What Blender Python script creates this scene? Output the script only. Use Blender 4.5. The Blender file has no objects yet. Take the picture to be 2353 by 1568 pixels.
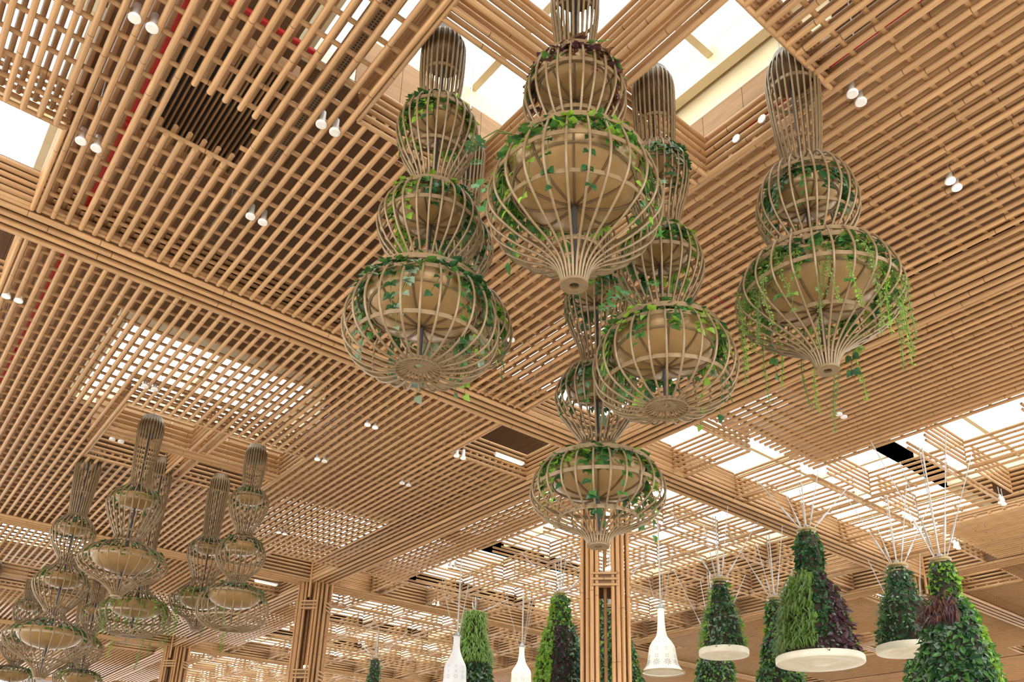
import bpy, bmesh, math, random
from mathutils import Vector, Matrix
S = bpy.context.scene
COL = S.collection
PI = math.pi

# ------------------------------------------------------------------ camera
F, PCX, PCY, W, H = 1942.92, 1224.5, 1169.7, 2353.0, 1568.0
CR = (Vector((0.76837548, -0.63967112, 0.02049314)),
      Vector((0.25023865, 0.27080800, -0.92953948)),
      Vector((0.58904986, 0.71936353, 0.36815266)))
CP = Vector((-15.3873, -15.6590, -10.3506))
cam = bpy.data.cameras.new('camera')
cam.sensor_fit = 'HORIZONTAL'; cam.sensor_width = 36.0
cam.lens = F / W * 36.0
cam.shift_x = -(PCX - W / 2) / W
cam.shift_y = (PCY - H / 2) / W
cam.clip_end = 400
camo = bpy.data.objects.new('camera', cam); COL.objects.link(camo)
up, back = -CR[1], -CR[2]
camo.matrix_world = Matrix(((CR[0].x, up.x, back.x, CP.x), (CR[0].y, up.y, back.y, CP.y),
                            (CR[0].z, up.z, back.z, CP.z), (0, 0, 0, 1)))
S.camera = camo

# ------------------------------------------------------------------ sky, lights, exposure
w = bpy.data.worlds.new('sky'); S.world = w; w.use_nodes = True
bg = w.node_tree.nodes['Background']
bg.inputs[0].default_value = (0.93, 0.97, 1.0, 1); bg.inputs[1].default_value = 9.0
S.view_settings.view_transform = 'Standard'; S.view_settings.look = 'None'
S.view_settings.gamma = 1.0; S.view_settings.use_curve_mapping = False
S.view_settings.exposure = -0.95
def area(name, loc, rot, sx, sy, power, col):
    l = bpy.data.lights.new(name, 'AREA'); l.shape = 'RECTANGLE'; l.size = sx; l.size_y = sy
    l.energy = power; l.color = col
    o = bpy.data.objects.new(name, l); COL.objects.link(o); o.location = loc; o.rotation_euler = rot
    return o
# added fill light, standing for an unseen glazed facade behind the camera
FACADE_FILL = 6000
d = Vector((0.63, 0.77, 0.12))
o_ = area('facade_fill', (-34, -38, -6.5), (0, 0, 0), 60, 10, FACADE_FILL, (1.0, 0.95, 0.88))
o_.rotation_euler = d.to_track_quat('-Z', 'Z').to_euler()
try: S.cycles.max_bounces = 8; S.cycles.diffuse_bounces = 4; S.cycles.transparent_max_bounces = 16; S.cycles.sample_clamp_indirect = 6
except Exception: pass

def proj(p):
    d = p - CP; z = CR[2].dot(d)
    if z < .3: return None
    return PCX + F * CR[0].dot(d) / z, PCY + F * CR[1].dot(d) / z, z
def seen(p0, p1, m=260):
    n = max(2, int((p1 - p0).length / 1.0) + 1)
    for i in range(n + 1):
        q = proj(p0.lerp(p1, i / n))
        if q and -m < q[0] < W + m and -m < q[1] < H + m: return True
    return False

# ------------------------------------------------------------------ materials
def nt(name):
    m = bpy.data.materials.new(name); m.use_nodes = True
    t = m.node_tree; return m, t, t.nodes['Principled BSDF']
def link(t, a, b): t.links.new(a, b)
def mat(name, col, rough=.5, metal=0, noise=.15, scale=8, spec=.5, stretch=(1, 1, 1), rand=0.0, bump=0, trans=0):
    m, t, b = nt(name)
    N = t.nodes.new
    geo = N('ShaderNodeNewGeometry'); mp = N('ShaderNodeMapping'); mp.inputs['Scale'].default_value = stretch
    nz = N('ShaderNodeTexNoise'); nz.inputs['Scale'].default_value = scale; nz.inputs['Detail'].default_value = 4
    link(t, geo.outputs['Position'], mp.inputs['Vector']); link(t, mp.outputs[0], nz.inputs['Vector'])
    mr = N('ShaderNodeMapRange'); mr.inputs[1].default_value = .25; mr.inputs[2].default_value = .75
    mr.inputs[3].default_value = 1 - noise; mr.inputs[4].default_value = 1 + noise
    link(t, nz.outputs['Fac'], mr.inputs[0])
    v = mr.outputs[0]
    if rand:
        oi = N('ShaderNodeObjectInfo'); m2 = N('ShaderNodeMapRange')
        m2.inputs[3].default_value = 1 - rand; m2.inputs[4].default_value = 1 + rand
        link(t, oi.outputs['Random'], m2.inputs[0])
        mu = N('ShaderNodeMath'); mu.operation = 'MULTIPLY'; link(t, v, mu.inputs[0]); link(t, m2.outputs[0], mu.inputs[1]); v = mu.outputs[0]
    mx = N('ShaderNodeMix'); mx.data_type = 'RGBA'; mx.blend_type = 'MULTIPLY'; mx.inputs[0].default_value = 1
    mx.inputs[6].default_value = (*col, 1); link(t, v, mx.inputs[7])
    link(t, mx.outputs[2], b.inputs['Base Color'])
    b.inputs['Roughness'].default_value = rough; b.inputs['Metallic'].default_value = metal
    b.inputs['Specular IOR Level'].default_value = spec
    if bump:
        bp = N('ShaderNodeBump'); bp.inputs['Strength'].default_value = bump; bp.inputs['Distance'].default_value = .01
        link(t, nz.outputs['Fac'], bp.inputs['Height']); link(t, bp.outputs[0], b.inputs['Normal'])
    return m
def bamboo(name, axis, col):
    """bamboo-clad tube: streaks along the axis, a dark joint ring every couple of metres"""
    st = [16, 16, 16]; st[axis] = .8
    m = mat(name, col, .48, 0, .2, 2.2, .35, tuple(st), .1)
    t = m.node_tree; N = t.nodes.new; b = t.nodes['Principled BSDF']
    geo = N('ShaderNodeNewGeometry'); sp = N('ShaderNodeSeparateXYZ'); link(t, geo.outputs['Position'], sp.inputs[0])
    oi = N('ShaderNodeObjectInfo')
    a = N('ShaderNodeMath'); a.operation = 'DIVIDE'; link(t, sp.outputs[axis], a.inputs[0]); a.inputs[1].default_value = 2.35
    ad = N('ShaderNodeMath'); link(t, a.outputs[0], ad.inputs[0]); link(t, oi.outputs['Random'], ad.inputs[1])
    fr = N('ShaderNodeMath'); fr.operation = 'FRACT'; link(t, ad.outputs[0], fr.inputs[0])
    lt = N('ShaderNodeMath'); lt.operation = 'LESS_THAN'; link(t, fr.outputs[0], lt.inputs[0]); lt.inputs[1].default_value = .006
    src = b.inputs['Base Color'].links[0].from_socket
    mx = N('ShaderNodeMix'); mx.data_type = 'RGBA'; link(t, lt.outputs[0], mx.inputs[0]); link(t, src, mx.inputs[6])
    mx.inputs[7].default_value = (col[0] * .35, col[1] * .3, col[2] * .25, 1)
    link(t, mx.outputs[2], b.inputs['Base Color'])
    return m
BAM = (.48, .275, .125)
M = dict(
    bx=bamboo('bamboo along x', 0, BAM), by=bamboo('bamboo along y', 1, BAM), bz=bamboo('bamboo upright', 2, (.47, .25, .10)),
    core=mat('beam core board', (.20, .105, .045), .6, 0, .2, 3),
    deck=mat('brown roof deck', (.16, .085, .04), .65, 0, .25, 1.2, .3, (6, .5, 1)),
    fascia=mat('brown timber board', (.34, .19, .085), .55, 0, .2, 1.2, .3, (1, 1, 10), .06),
    cream=mat('cream painted steel', (.78, .66, .42), .45, 0, .05, 3),
    white=mat('white painted metal', (.82, .80, .76), .4, 0, .04, 5),
    rib=mat('bronze painted cane', (.22, .145, .070), .4, .2, .18, 14, .5),
    bowl=mat('gold bronze fibreglass', (.30, .175, .060), .32, .25, .14, 5, .6),
    strap=mat('dark bronze strap', (.12, .068, .028), .5, .3, .15, 9),
    dark=mat('dark steel', (.04, .035, .03), .5, .3, .2, 8),
    cable=mat('galvanised cable', (.42, .41, .40), .4, .6, .1, 20),
    rod=mat('pale suspension rod', (.55, .50, .43), .5, .2, .1, 12),
    red=mat('red sprinkler paint', (.50, .012, .010), .4, 0, .08, 5),
    ivory=mat('ivory base slab', (.72, .65, .50), .45, 0, .08, 4),
    soil=mat('dark soil', (.035, .025, .015), .9, 0, .3, 20),
    floor=mat('polished stone floor', (.62, .55, .46), .35, 0, .1, .6),
    lampface=mat('frosted lamp face', (.80, .77, .72), .35, 0, .1, 30),
    duct=mat('perforated tray', (.30, .20, .11), .6, .2, .1, 10),
    pattern=mat('grey printed motif', (.42, .40, .38), .6, 0, .05, 5),
    brass=mat('dull brass cap', (.36, .26, .12), .4, .5, .15, 10),
)
def leafmat(name, col, rough=.4, noise=.35, sub=True):
    m = mat(name, col, rough, 0, noise, 9, .5, (1, 1, 1), .3)
    t = m.node_tree; b = t.nodes['Principled BSDF']; out = t.nodes['Material Output']
    tr = t.nodes.new('ShaderNodeBsdfTranslucent'); tr.inputs[0].default_value = (min(1, col[0] * 1.8), min(1, col[1] * 1.6), col[2], 1)
    mx = t.nodes.new('ShaderNodeMixShader'); mx.inputs[0].default_value = .3
    link(t, b.outputs[0], mx.inputs[1]); link(t, tr.outputs[0], mx.inputs[2]); link(t, mx.outputs[0], out.inputs[0])
    return m
M.update(
    ivy=leafmat('ivy green leaf', (.055, .15, .03)), lime=leafmat('lime green leaf', (.20, .36, .04)),
    deep=leafmat('deep green leaf', (.025, .085, .03), .3), monstera=leafmat('bright monstera green', (.05, .22, .035), .3),
    purple=leafmat('purple brown leaf', (.075, .03, .04), .35), olive=leafmat('olive strand green', (.15, .23, .045)),
    grass=leafmat('grassy yellow green', (.15, .26, .05)), silver=leafmat('silvery green leaf', (.20, .28, .20), .35),
    dry=leafmat('dry brown leaf', (.16, .075, .04), .7), pink=leafmat('pale pink strand', (.55, .38, .30)))
def emis(name, col, st):
    m = bpy.data.materials.new(name); m.use_nodes = True; t = m.node_tree
    e = t.nodes.new('ShaderNodeEmission'); e.inputs[0].default_value = (*col, 1); e.inputs[1].default_value = st
    # slight falloff over the face so that it reads as a lamp
    link(t, e.outputs[0], t.nodes['Material Output'].inputs[0]); return m
M['lit'] = emis('lit warm lamp', (1, .72, .36), 9)
M['led'] = emis('lit led batten', (1, .80, .48), 5)
def glass():
    m = bpy.data.materials.new('skylight glass'); m.use_nodes = True; t = m.node_tree
    tr = t.nodes.new('ShaderNodeBsdfTransparent'); gl = t.nodes.new('ShaderNodeBsdfGlossy'); gl.inputs['Roughness'].default_value = .02
    tr.inputs[0].default_value = (.97, .99, .98, 1)
    mx = t.nodes.new('ShaderNodeMixShader'); mx.inputs[0].default_value = .05; link(t, tr.outputs[0], mx.inputs[1]); link(t, gl.outputs[0], mx.inputs[2])
    link(t, mx.outputs[0], t.nodes['Material Output'].inputs[0]); return m
M['glass'] = glass()
def shade():
    """translucent white lamp shade lit from inside"""
    m, t, b = nt('glowing white shade')
    b.inputs['Base Color'].default_value = (.85, .82, .76, 1); b.inputs['Roughness'].default_value = .4
    g = t.nodes.new('ShaderNodeTexCoord'); sp = t.nodes.new('ShaderNodeSeparateXYZ'); link(t, g.outputs['Object'], sp.inputs[0])
    mr = t.nodes.new('ShaderNodeMapRange'); mr.inputs[1].default_value = -1.9; mr.inputs[2].default_value = -.9
    mr.inputs[3].default_value = .05; mr.inputs[4].default_value = .85; link(t, sp.outputs[2], mr.inputs[0])
    b.inputs['Emission Color'].default_value = (1, .83, .50, 1); link(t, mr.outputs[0], b.inputs['Emission Strength'])
    return m
M['shade'] = shade()
M['shade_off'] = mat('white unlit shade', (.80, .79, .79), .4, 0, .03, 4)

# ------------------------------------------------------------------ object helpers
def mesh_from(name, V, Fc, m=None, smooth=None):
    me = bpy.data.meshes.new(name); me.from_pydata(V, [], Fc)
    if m: me.materials.append(m)
    if smooth is not None:
        me.polygons.foreach_set('use_smooth', [bool(smooth)] * len(me.polygons) if isinstance(smooth, bool) else smooth)
    me.update(); return me
def obj(name, me, parent=None, loc=(0, 0, 0), mtx=None):
    o = bpy.data.objects.new(name, me); COL.objects.link(o)
    if mtx is not None: o.matrix_local = mtx
    else: o.location = loc
    if parent: o.parent = parent
    return o
def thing(name, label, cat, loc=(0, 0, 0), group=None, kind=None):
    o = bpy.data.objects.new(name, None); COL.objects.link(o); o.location = loc; o.empty_display_size = .2
    lw = label.replace(',', ' ,').split(); lab = ''; cnt_ = 0
    for q_ in lw:
        if q_ != ',':
            cnt_ += 1
            if cnt_ > 16: break
        lab += q_ if q_ == ',' or not lab else ' ' + q_
    o['label'] = lab.rstrip(' ,')
    if cat: o['category'] = cat
    if group: o['group'] = group
    if kind: o['kind'] = kind
    return o
def stuff(o): o['kind'] = 'stuff'; return o
NS = 8
def unit_tube(m):
    V = []; Fc = []; sm = []
    for z in (-.5, .5):
        for i in range(NS):
            a = 2 * PI * i / NS; V.append((math.cos(a), math.sin(a), z))
    for i in range(NS):
        j = (i + 1) % NS; Fc.append((i, j, NS + j, NS + i)); sm.append(True)
    Fc.append(tuple(range(NS))[::-1]); sm.append(False); Fc.append(tuple(range(NS, 2 * NS))); sm.append(False)
    return mesh_from('tube ' + m.name, V, Fc, m, sm)
UT = {}
def tube_mtx(p0, p1, r):
    d = p1 - p0; L = d.length
    q = d.to_track_quat('Z', 'Y').to_matrix().to_4x4()
    return Matrix.Translation((p0 + p1) / 2) @ q @ Matrix.Diagonal((r, r, L, 1))
def tube(name, p0, p1, r, m, parent, org=None):
    if m.name not in UT: UT[m.name] = unit_tube(m)
    p0 = Vector(p0); p1 = Vector(p1)
    if org is not None: p0 = p0 - org; p1 = p1 - org
    return obj(name, UT[m.name], parent, mtx=tube_mtx(p0, p1, r))
class MB:
    """gathers pieces for ONE mesh"""
    def __init__(s): s.V = []; s.F = []; s.S = []
    def tube(s, p0, p1, r, n=6, caps=True):
        p0 = Vector(p0); p1 = Vector(p1); d = p1 - p0
        q = d.to_track_quat('Z', 'Y'); a = q @ Vector((1, 0, 0)); c = q @ Vector((0, 1, 0)); b = len(s.V)
        for p in (p0, p1):
            for i in range(n):
                t = 2 * PI * i / n; s.V.append(tuple(p + (a * math.cos(t) + c * math.sin(t)) * r))
        for i in range(n):
            j = (i + 1) % n; s.F.append((b + i, b + j, b + n + j, b + n + i)); s.S.append(True)
        if caps:
            s.F.append(tuple(b + i for i in range(n))[::-1]); s.F.append(tuple(b + n + i for i in range(n))); s.S += [False, False]
    def sweep(s, pts, r, n=6, r1=None):
        b = len(s.V); k = len(pts); prev = None
        for i, p in enumerate(pts):
            p = Vector(p); t = (Vector(pts[min(i + 1, k - 1)]) - Vector(pts[max(i - 1, 0)])).normalized()
            if prev is None: a = t.orthogonal().normalized()
            else: a = (prev - t * prev.dot(t)).normalized()
            prev = a; c = t.cross(a); rr = r if r1 is None else r + (r1 - r) * i / (k - 1)
            for j in range(n):
                u = 2 * PI * j / n; s.V.append(tuple(p + (a * math.cos(u) + c * math.sin(u)) * rr))
        for i in range(k - 1):
            for j in range(n):
                l = (j + 1) % n; s.F.append((b + i * n + j, b + i * n + l, b + (i + 1) * n + l, b + (i + 1) * n + j)); s.S.append(True)
        s.F.append(tuple(b + j for j in range(n))[::-1]); s.F.append(tuple(b + (k - 1) * n + j for j in range(n))); s.S += [False, False]
    def ring(s, R, z, hw, hh, n=36, c=(0, 0)):
        """flat hoop: rectangular section hw x hh"""
        b = len(s.V)
        for i in range(n):
            a = 2 * PI * i / n; ca, sa = math.cos(a), math.sin(a)
            for dr, dz in ((-hw, -hh), (hw, -hh), (hw, hh), (-hw, hh)):
                s.V.append((c[0] + (R + dr) * ca, c[1] + (R + dr) * sa, z + dz))
        for i in range(n):
            j = (i + 1) % n
            for k in range(4):
                l = (k + 1) % 4; s.F.append((b + i * 4 + k, b + j * 4 + k, b + j * 4 + l, b + i * 4 + l)); s.S.append(False)
    def lathe(s, prof, n=32):
        b = len(s.V); k = len(prof)
        for i in range(n):
            a = 2 * PI * i / n
            for r, z in prof: s.V.append((r * math.cos(a), r * math.sin(a), z))
        for i in range(n):
            j = (i + 1) % n
            for q in range(k - 1):
                s.F.append((b + i * k + q, b + j * k + q, b + j * k + q + 1, b + i * k + q + 1)); s.S.append(True)
    def box(s, x0, x1, y0, y1, z0, z1):
        b = len(s.V)
        s.V += [(x, y, z) for z in (z0, z1) for x, y in ((x0, y0), (x1, y0), (x1, y1), (x0, y1))]
        for f in ((0, 3, 2, 1), (4, 5, 6, 7), (0, 1, 5, 4), (1, 2, 6, 5), (2, 3, 7, 6), (3, 0, 4, 7)):
            s.F.append(tuple(b + i for i in f)); s.S.append(False)
    def poly(s, vs, fs, smooth=False):
        b = len(s.V); s.V += [tuple(v) for v in vs]
        for f in fs: s.F.append(tuple(b + i for i in f)); s.S.append(smooth)
    def mesh(s, name, m): return mesh_from(name, s.V, s.F, m, s.S)
    def build(s, name, m, parent=None, loc=(0, 0, 0)): return obj(name, s.mesh(name, m), parent, loc)
BOXM = {}
def box(name, x0, x1, y0, y1, z0, z1, m, parent, org=Vector((0, 0, 0))):
    if m.name not in BOXM:
        b = MB(); b.box(-.5, .5, -.5, .5, -.5, .5); BOXM[m.name] = b.mesh('box ' + m.name, m)
    o = obj(name, BOXM[m.name], parent, mtx=Matrix.Translation(Vector(((x0 + x1) / 2, (y0 + y1) / 2, (z0 + z1) / 2)) - org) @ Matrix.Diagonal((x1 - x0, y1 - y0, z1 - z0, 1)))
    return o

# ------------------------------------------------------------------ plan of the ceiling (metres; bays of 18 x 18, columns at the corners)
L = 18.0
MBW = .46                                   # half width of a main beam
PK = 2.9                                    # pocket reach around a column
def well(j):                                # light well in the middle of the bay row j
    return {-1: (-11.2, -6.1), 0: (6.05, 10.3)}.get(j, (6.0 + 18 * j, 10.6 + 18 * j))
def opens(i, j):
    """open rectangles (no lattice) in bay (i, j): x from 18i to 18i+18"""
    x, y = i * L, j * L; r = []
    for cx in (x, x + L):
        for cy in (y, y + L):
            a, b = (cx + MBW, cx + PK) if cx == x else (cx - (3.3 if i == -1 and cx == 0 else PK), cx - MBW)
            if i == -1 and cx == x: b = x + 3.3
            c, e = (cy + MBW, cy + PK) if cy == y else (cy - PK, cy - MBW)
            r.append((a, b, c, e, 'pocket'))
    if i in (-1, 1, 2):
        y0, y1 = well(j); x0, x1 = x + 6.75, x + 11.75
        r.append((x0, x1, y0, y1, 'well'))
    if i == 0:
        if j <= -1: r.append((5.4, 12.6, y, y + L - MBW, 'cells')); r.append((MBW, L - MBW, y + L - 3.4, y + L - MBW, 'cells'))
        elif j == 0: r.append((2.6, 17.5, y + MBW, y + L - MBW, 'cells')); r.append((MBW, 2.6, y + MBW, y + 3, 'cells')); r.append((MBW, 2.6, y + 14.9, y + L - MBW, 'cells'))
        else: r.append((2.6, 17.5, y + MBW, y + L - MBW, 'cells')); r.append((MBW, 2.6, y + MBW, y + 3, 'cells'))
    return r
def cut(a, b, holes):
    segs = [(a, b)]
    for h0, h1 in holes:
        out = []
        for s0, s1 in segs:
            if h1 <= s0 or h0 >= s1: out.append((s0, s1)); continue
            if h0 > s0: out.append((s0, h0))
            if h1 < s1: out.append((h1, s1))
        segs = out
    return [s for s in segs if s[1] - s[0] > .12]
HATCH = (-13.66, -12.35, -5.1, -3.83)
rnd = random.Random(7)
RA, RB = .047, .040                         # tube radii: lower layer, cross layer
BAYS = [(-1, -1), (-1, 0), (0, -1), (0, 0), (-1, 1), (-1, 2), (0, 1), (0, 2), (1, -1), (1, 0), (1, 1), (2, -1), (2, 0), (1, 2), (-2, 0), (-2, -1), (-2, 1)]
BLAB = {(-1, -1): 'near bamboo lattice ceiling around the hanging gold bowls', (-1, 0): 'bamboo lattice ceiling left of the middle, around the far group of planters',
        (0, -1): 'bamboo lattice ceiling on the right, behind the planter with hanging strands', (0, 0): 'bright bamboo grid ceiling behind the middle column'}
for (bi, bj) in BAYS:
    x, y = bi * L, bj * L
    org = Vector((x + 9, y + 9, 0))
    near = (bi, bj) in BLAB
    ce = thing('ceiling', BLAB.get((bi, bj), 'far bay of bamboo lattice ceiling, %s of the picture' % ('left' if bi < 0 else 'bottom middle' if bi == 0 else 'right')), 'ceiling', org, kind='structure')
    op = opens(bi, bj)
    cells = [o for o in op if o[4] == 'cells']
    low, cross, upper = MB(), MB(), MB()
    k0 = math.ceil((x + MBW + .06 + 9.7) / .2333); n = 0
    while True:
        X = -9.7 + .2333 * (k0 + n); n += 1
        if X > x + L - MBW - .06: break
        for layer in (0, 1):
            xx = X + .1166 * layer; z = .047 if layer == 0 else .30
            hol = [(o[2] - .0, o[3] + .0) for o in op if o[0] - .02 < xx < o[1] + .02]
            if (bi, bj) == (-1, -1) and HATCH[0] < xx < HATCH[1]: hol.append((HATCH[2], HATCH[3]))
            for a, b in cut(y + MBW + .02, y + L - MBW - .02, hol):
                p0, p1 = Vector((xx, a, z)), Vector((xx, b, z))
                if not seen(p0, p1): continue
                if near and layer == 0: tube('bamboo_tube', p0, p1, RA * rnd.uniform(.96, 1.05), M['by'], ce, org)
                else: (low if layer == 0 else upper).tube(p0 - org, p1 - org, RA if layer == 0 else .042, 6 if near else 5)
    k0 = math.ceil((y + MBW + .06 + 5.65) / .465); n = 0
    while True:
        Y = -5.65 + .465 * (k0 + n); n += 1
        if Y > y + L - MBW - .06: break
        for layer in (0, 1):
            yy = Y + .23 * layer; z = .135 if layer == 0 else .39
            hol = [(o[0], o[1]) for o in op if o[2] - .02 < yy < o[3] + .02]
            if (bi, bj) == (-1, -1) and HATCH[2] < yy < HATCH[3]: hol.append((HATCH[0] + .05, HATCH[1] - .05))
            for a, b in cut(x + MBW + .02, x + L - MBW - .02, hol):
                p0, p1 = Vector((a, yy, z)), Vector((b, yy, z))
                if not seen(p0, p1): continue
                if near and layer == 0: tube('cross_tube', p0, p1, RB, M['bx'], ce, org)
                elif layer == 0: cross.tube(p0 - org, p1 - org, RB, 5)
    if low.V: stuff(low.build('bamboo_tube', M['by'], ce))
    if cross.V: stuff(cross.build('cross_tube', M['bx'], ce))
    if upper.V: stuff(upper.build('upper_tube', M['by'], ce))

# walls of stacked tubes around the openings -----------------------------------------------------------
WALLS = {}
def wall(group, axis, c, a, b, n=6, z0=.05, single=True, dz=.155):
    WALLS.setdefault(group, []).append((axis, c, a, b, n, z0, single, dz))
def wtube(holder, org, axis, c, a, b, z, r, single, name, mbx, mby):
    p0, p1 = (Vector((a, c, z)), Vector((b, c, z))) if axis == 0 else (Vector((c, a, z)), Vector((c, b, z)))
    if not seen(p0, p1): return
    if single: tube(name, p0, p1, r, M['bx' if axis == 0 else 'by'], holder, org)
    else: (mbx if axis == 0 else mby).tube(p0 - org, p1 - org, r, 6)
for bi, bj in BAYS:
    g = (bi, bj); near = g in ((-1, -1), (-1, 0)); x, y = bi * L, bj * L
    for o in opens(bi, bj):
        x0, x1, y0, y1, k = o
        if k == 'cells': continue
        wall(g, 1, x1, y0, y1, single=near or g == (0, -1)); wall(g, 0, y1, x0, x1, single=near or g == (0, -1))
        wall(g, 0, y0, x0, x1, single=False); wall(g, 1, x0, y0, y1, single=False)
    if bi in (-1, 1, 2):
        y0, y1 = well(bj); x0, x1 = x + 6.75, x + 11.75
        cx0, cx1 = x + 8.95, x + 9.5
        cy0, cy1 = (-8.93, -8.37) if bj == -1 else ((y0 + y1) / 2 - .3, (y0 + y1) / 2 + .25)
        sg = bj in (-1, 0) and bi == -1
        for a, b in ((y0, cy0), (cy1, y1)):
            wall(g, 1, cx0 + .05, a, b, single=sg); wall(g, 1, cx1 - .05, a, b, single=sg); wall(g, 1, (cx0 + cx1) / 2, a, b, 1, .047, sg)
        for a, b in ((x0, x1),):
            wall(g, 0, cy0 + .05, a, b, single=sg); wall(g, 0, cy1 - .05, a, b, single=sg); wall(g, 0, (cy0 + cy1) / 2, a, b, 1, .047, sg)
# grid of open cells (3 m) in the middle bays
for bj in (-2, -1, 0, 1, 2):
    g = (0, bj); y = bj * L
    xs = [2.4, 5.4, 8.4, 11.4, 14.4, 17.54]; xf = [.46, 2.94, 5.94, 8.94, 11.94, 14.94]
    if bj < 0: ys = [y + L - 15.42, y + L - 12.42, y + L - 9.42, y + L - 6.42, y + L - 3.42, y + L - .46]; yf = [y + .46, y + L - 14.88, y + L - 11.88, y + L - 8.88, y + L - 5.88, y + L - 2.88]
    else: ys = [y + 2.6, y + 5.6, y + 8.6, y + 11.6, y + 14.6, y + 17.54]; yf = [y + .46, y + 3.14, y + 6.14, y + 9.14, y + 12.14, y + 15.14]
    for i in range(6):
        for j in range(6):
            if bj < 0 and j < 5 and (i < 2 or i > 3): continue
            if bj >= 0 and i == 0 and 0 < j < 5: continue
            near = bj == -1 and j >= 2
            wall(g, 1, xs[i] - .0, yf[j], ys[j], single=near); wall(g, 0, ys[j], xf[i] + .04, xs[i] - .02, single=near, z0=.12)
            if xs[i] < 17: wall(g, 1, xs[i] + .52, yf[j], ys[j] + .5, n=2, single=False)
            if j < 5: wall(g, 0, ys[j] + .50, xf[i], xs[i] + .4, n=2, single=False)
            if xs[i] < 17: wall(g, 0, (ys[j] + yf[j]) / 2, xs[i], xs[i] + .5, n=1, z0=.14, single=False)
NAMEW = {(-1, -1): 'stacked bamboo walls lining the light well above the large planters', (-1, 0): 'stacked bamboo walls lining the light well above the far left planters',
         (0, -1): 'bright stacked bamboo walls of the cells right of the middle column', (0, 0): 'bright stacked bamboo walls of the cells behind the middle column'}
nt_ = 0
for g, ws in WALLS.items():
    org = Vector((g[0] * L + 9, g[1] * L + 9, 0)); nt_ += 1
    h = thing('trim_%d' % nt_, NAMEW.get(g, 'stacked bamboo walls of a far ceiling bay, %s' % ('left' if g[0] < 0 else 'middle' if g[0] == 0 else 'right')), 'trim', org, kind='structure')
    mbx, mby = MB(), MB(); cnt = 0
    for axis, c, a, b, n, z0, single, dz in ws:
        for k in range(n):
            s = single and cnt < 300
            if s: cnt += 1
            wtube(h, org, axis, c + rnd.uniform(-.006, .006), a, b, z0 + dz * k, .042, s, 'wall_tube', mbx, mby)
    if mbx.V: stuff(mbx.build('wall_tube', M['bx'], h))
    if mby.V: stuff(mby.build('wall_tube', M['by'], h))
# main beams: four tubes below, a timber core and a tube wall on each side
for k in (-1, 0, 1, 2, 3, 4):
    for axis in (0, 1):
        c = k * L; nt_ += 1
        if axis == 0 and k == -1: continue
        a, b = (-26, 60) if axis == 0 else (-24, 76)
        pieces = [(a + 6 * i, min(b, a + 6 * i + 6)) for i in range(int((b - a + 5.9) // 6))]
        P = lambda u, v, z: Vector((u, c + v, z)) if axis == 0 else Vector((c + v, u, z))
        if not any(seen(P(s, 0, 0), P(e, 0, 0)) for s, e in pieces): continue
        h = thing('trim_%d' % nt_, 'bamboo beam of parallel tubes, %s' % ({(0, 0): 'crossing the picture from upper left to lower right through the middle column', (1, 0): 'running from upper right to the left column through the middle column'}.get((axis, k), 'number %d of the far ones going %s' % (k + 2, 'down to the right' if axis == 0 else 'down to the left'))), 'beam', P(0, 0, 0), kind='structure')
        org = P(0, 0, 0)
        for s, e in pieces:
            if not seen(P(s, 0, 0), P(e, 0, 0)): continue
            for v in (-.36, -.12, .12, .36):
                tube('bamboo_tube', P(s, v, .0), P(e, v, .0), .062, M['bx' if axis == 0 else 'by'], h, org)
            if axis == 0: box('beam_core', s, e, c - .42, c + .42, .06, .92, M['core'], h, org)
            else: box('beam_core', c - .42, c + .42, s, e, .06, .92, M['core'], h, org)
            for v in (-.47, .47):
                for q in range(6):
                    tube('side_tube', P(s, v, .1 + .137 * q), P(e, v, .1 + .137 * q), .047, M['bx' if axis == 0 else 'by'], h, org) if (k == 0 and abs((s + e) / 2) < 20) else None
# ------------------------------------------------------------------ roof deck with skylights
ZR = 2.6
sky = []
for i in (-1, 1, 2):
    for j in (-1, 0, 1, 2, 3):
        y0, y1 = well(j); sky.append((i * L + 6.2, i * L + 11.9, y0 - .1, y1 + 1.4))
for i in range(-1, 4):
    for j in range(-1, 5):
        if (i, j) in ((-1, -1),): continue
        sky.append((i * L - 3.4, i * L + 3.3, j * L - 3.1, j * L + 3.4))
sky = [s for s in sky if not (s[0] > -4 and s[1] < 22 and s[2] > -4)]
sky += [(5.2, 14.7, -22, -3.1), (-3.4, 21.3, -3.1, 3.4), (2.6, 15.2, 3.4, 14.6), (-3.4, 21.3, 14.6, 21.4), (2.6, 15.2, 21.4, 32.6), (-3.4, 21.3, 32.6, 39.4), (2.6, 15.2, 39.4, 70)]
xs = sorted({-26, 58} | {v for s in sky for v in s[:2]}); ys = sorted({-24, 76} | {v for s in sky for v in s[2:]})
roof = thing('ceiling', 'brown timber roof deck above the bamboo lattice', 'roof', (0, 0, ZR), kind='structure')
def isopen(a, b): return any(s[0] < a < s[1] and s[2] < b < s[3] for s in sky)
for i in range(len(xs) - 1):
    j = 0
    while j < len(ys) - 1:
        xm = (xs[i] + xs[i + 1]) / 2
        if isopen(xm, (ys[j] + ys[j + 1]) / 2): j += 1; continue
        e = j
        while e + 1 < len(ys) - 1 and not isopen(xm, (ys[e + 1] + ys[e + 2]) / 2): e += 1
        box('roof_panel', xs[i] + .006, xs[i + 1] - .006, ys[j], ys[e + 1], ZR, ZR + .25, M['deck'], roof, Vector((0, 0, ZR)))
        j = e + 1
wn = 0
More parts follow.
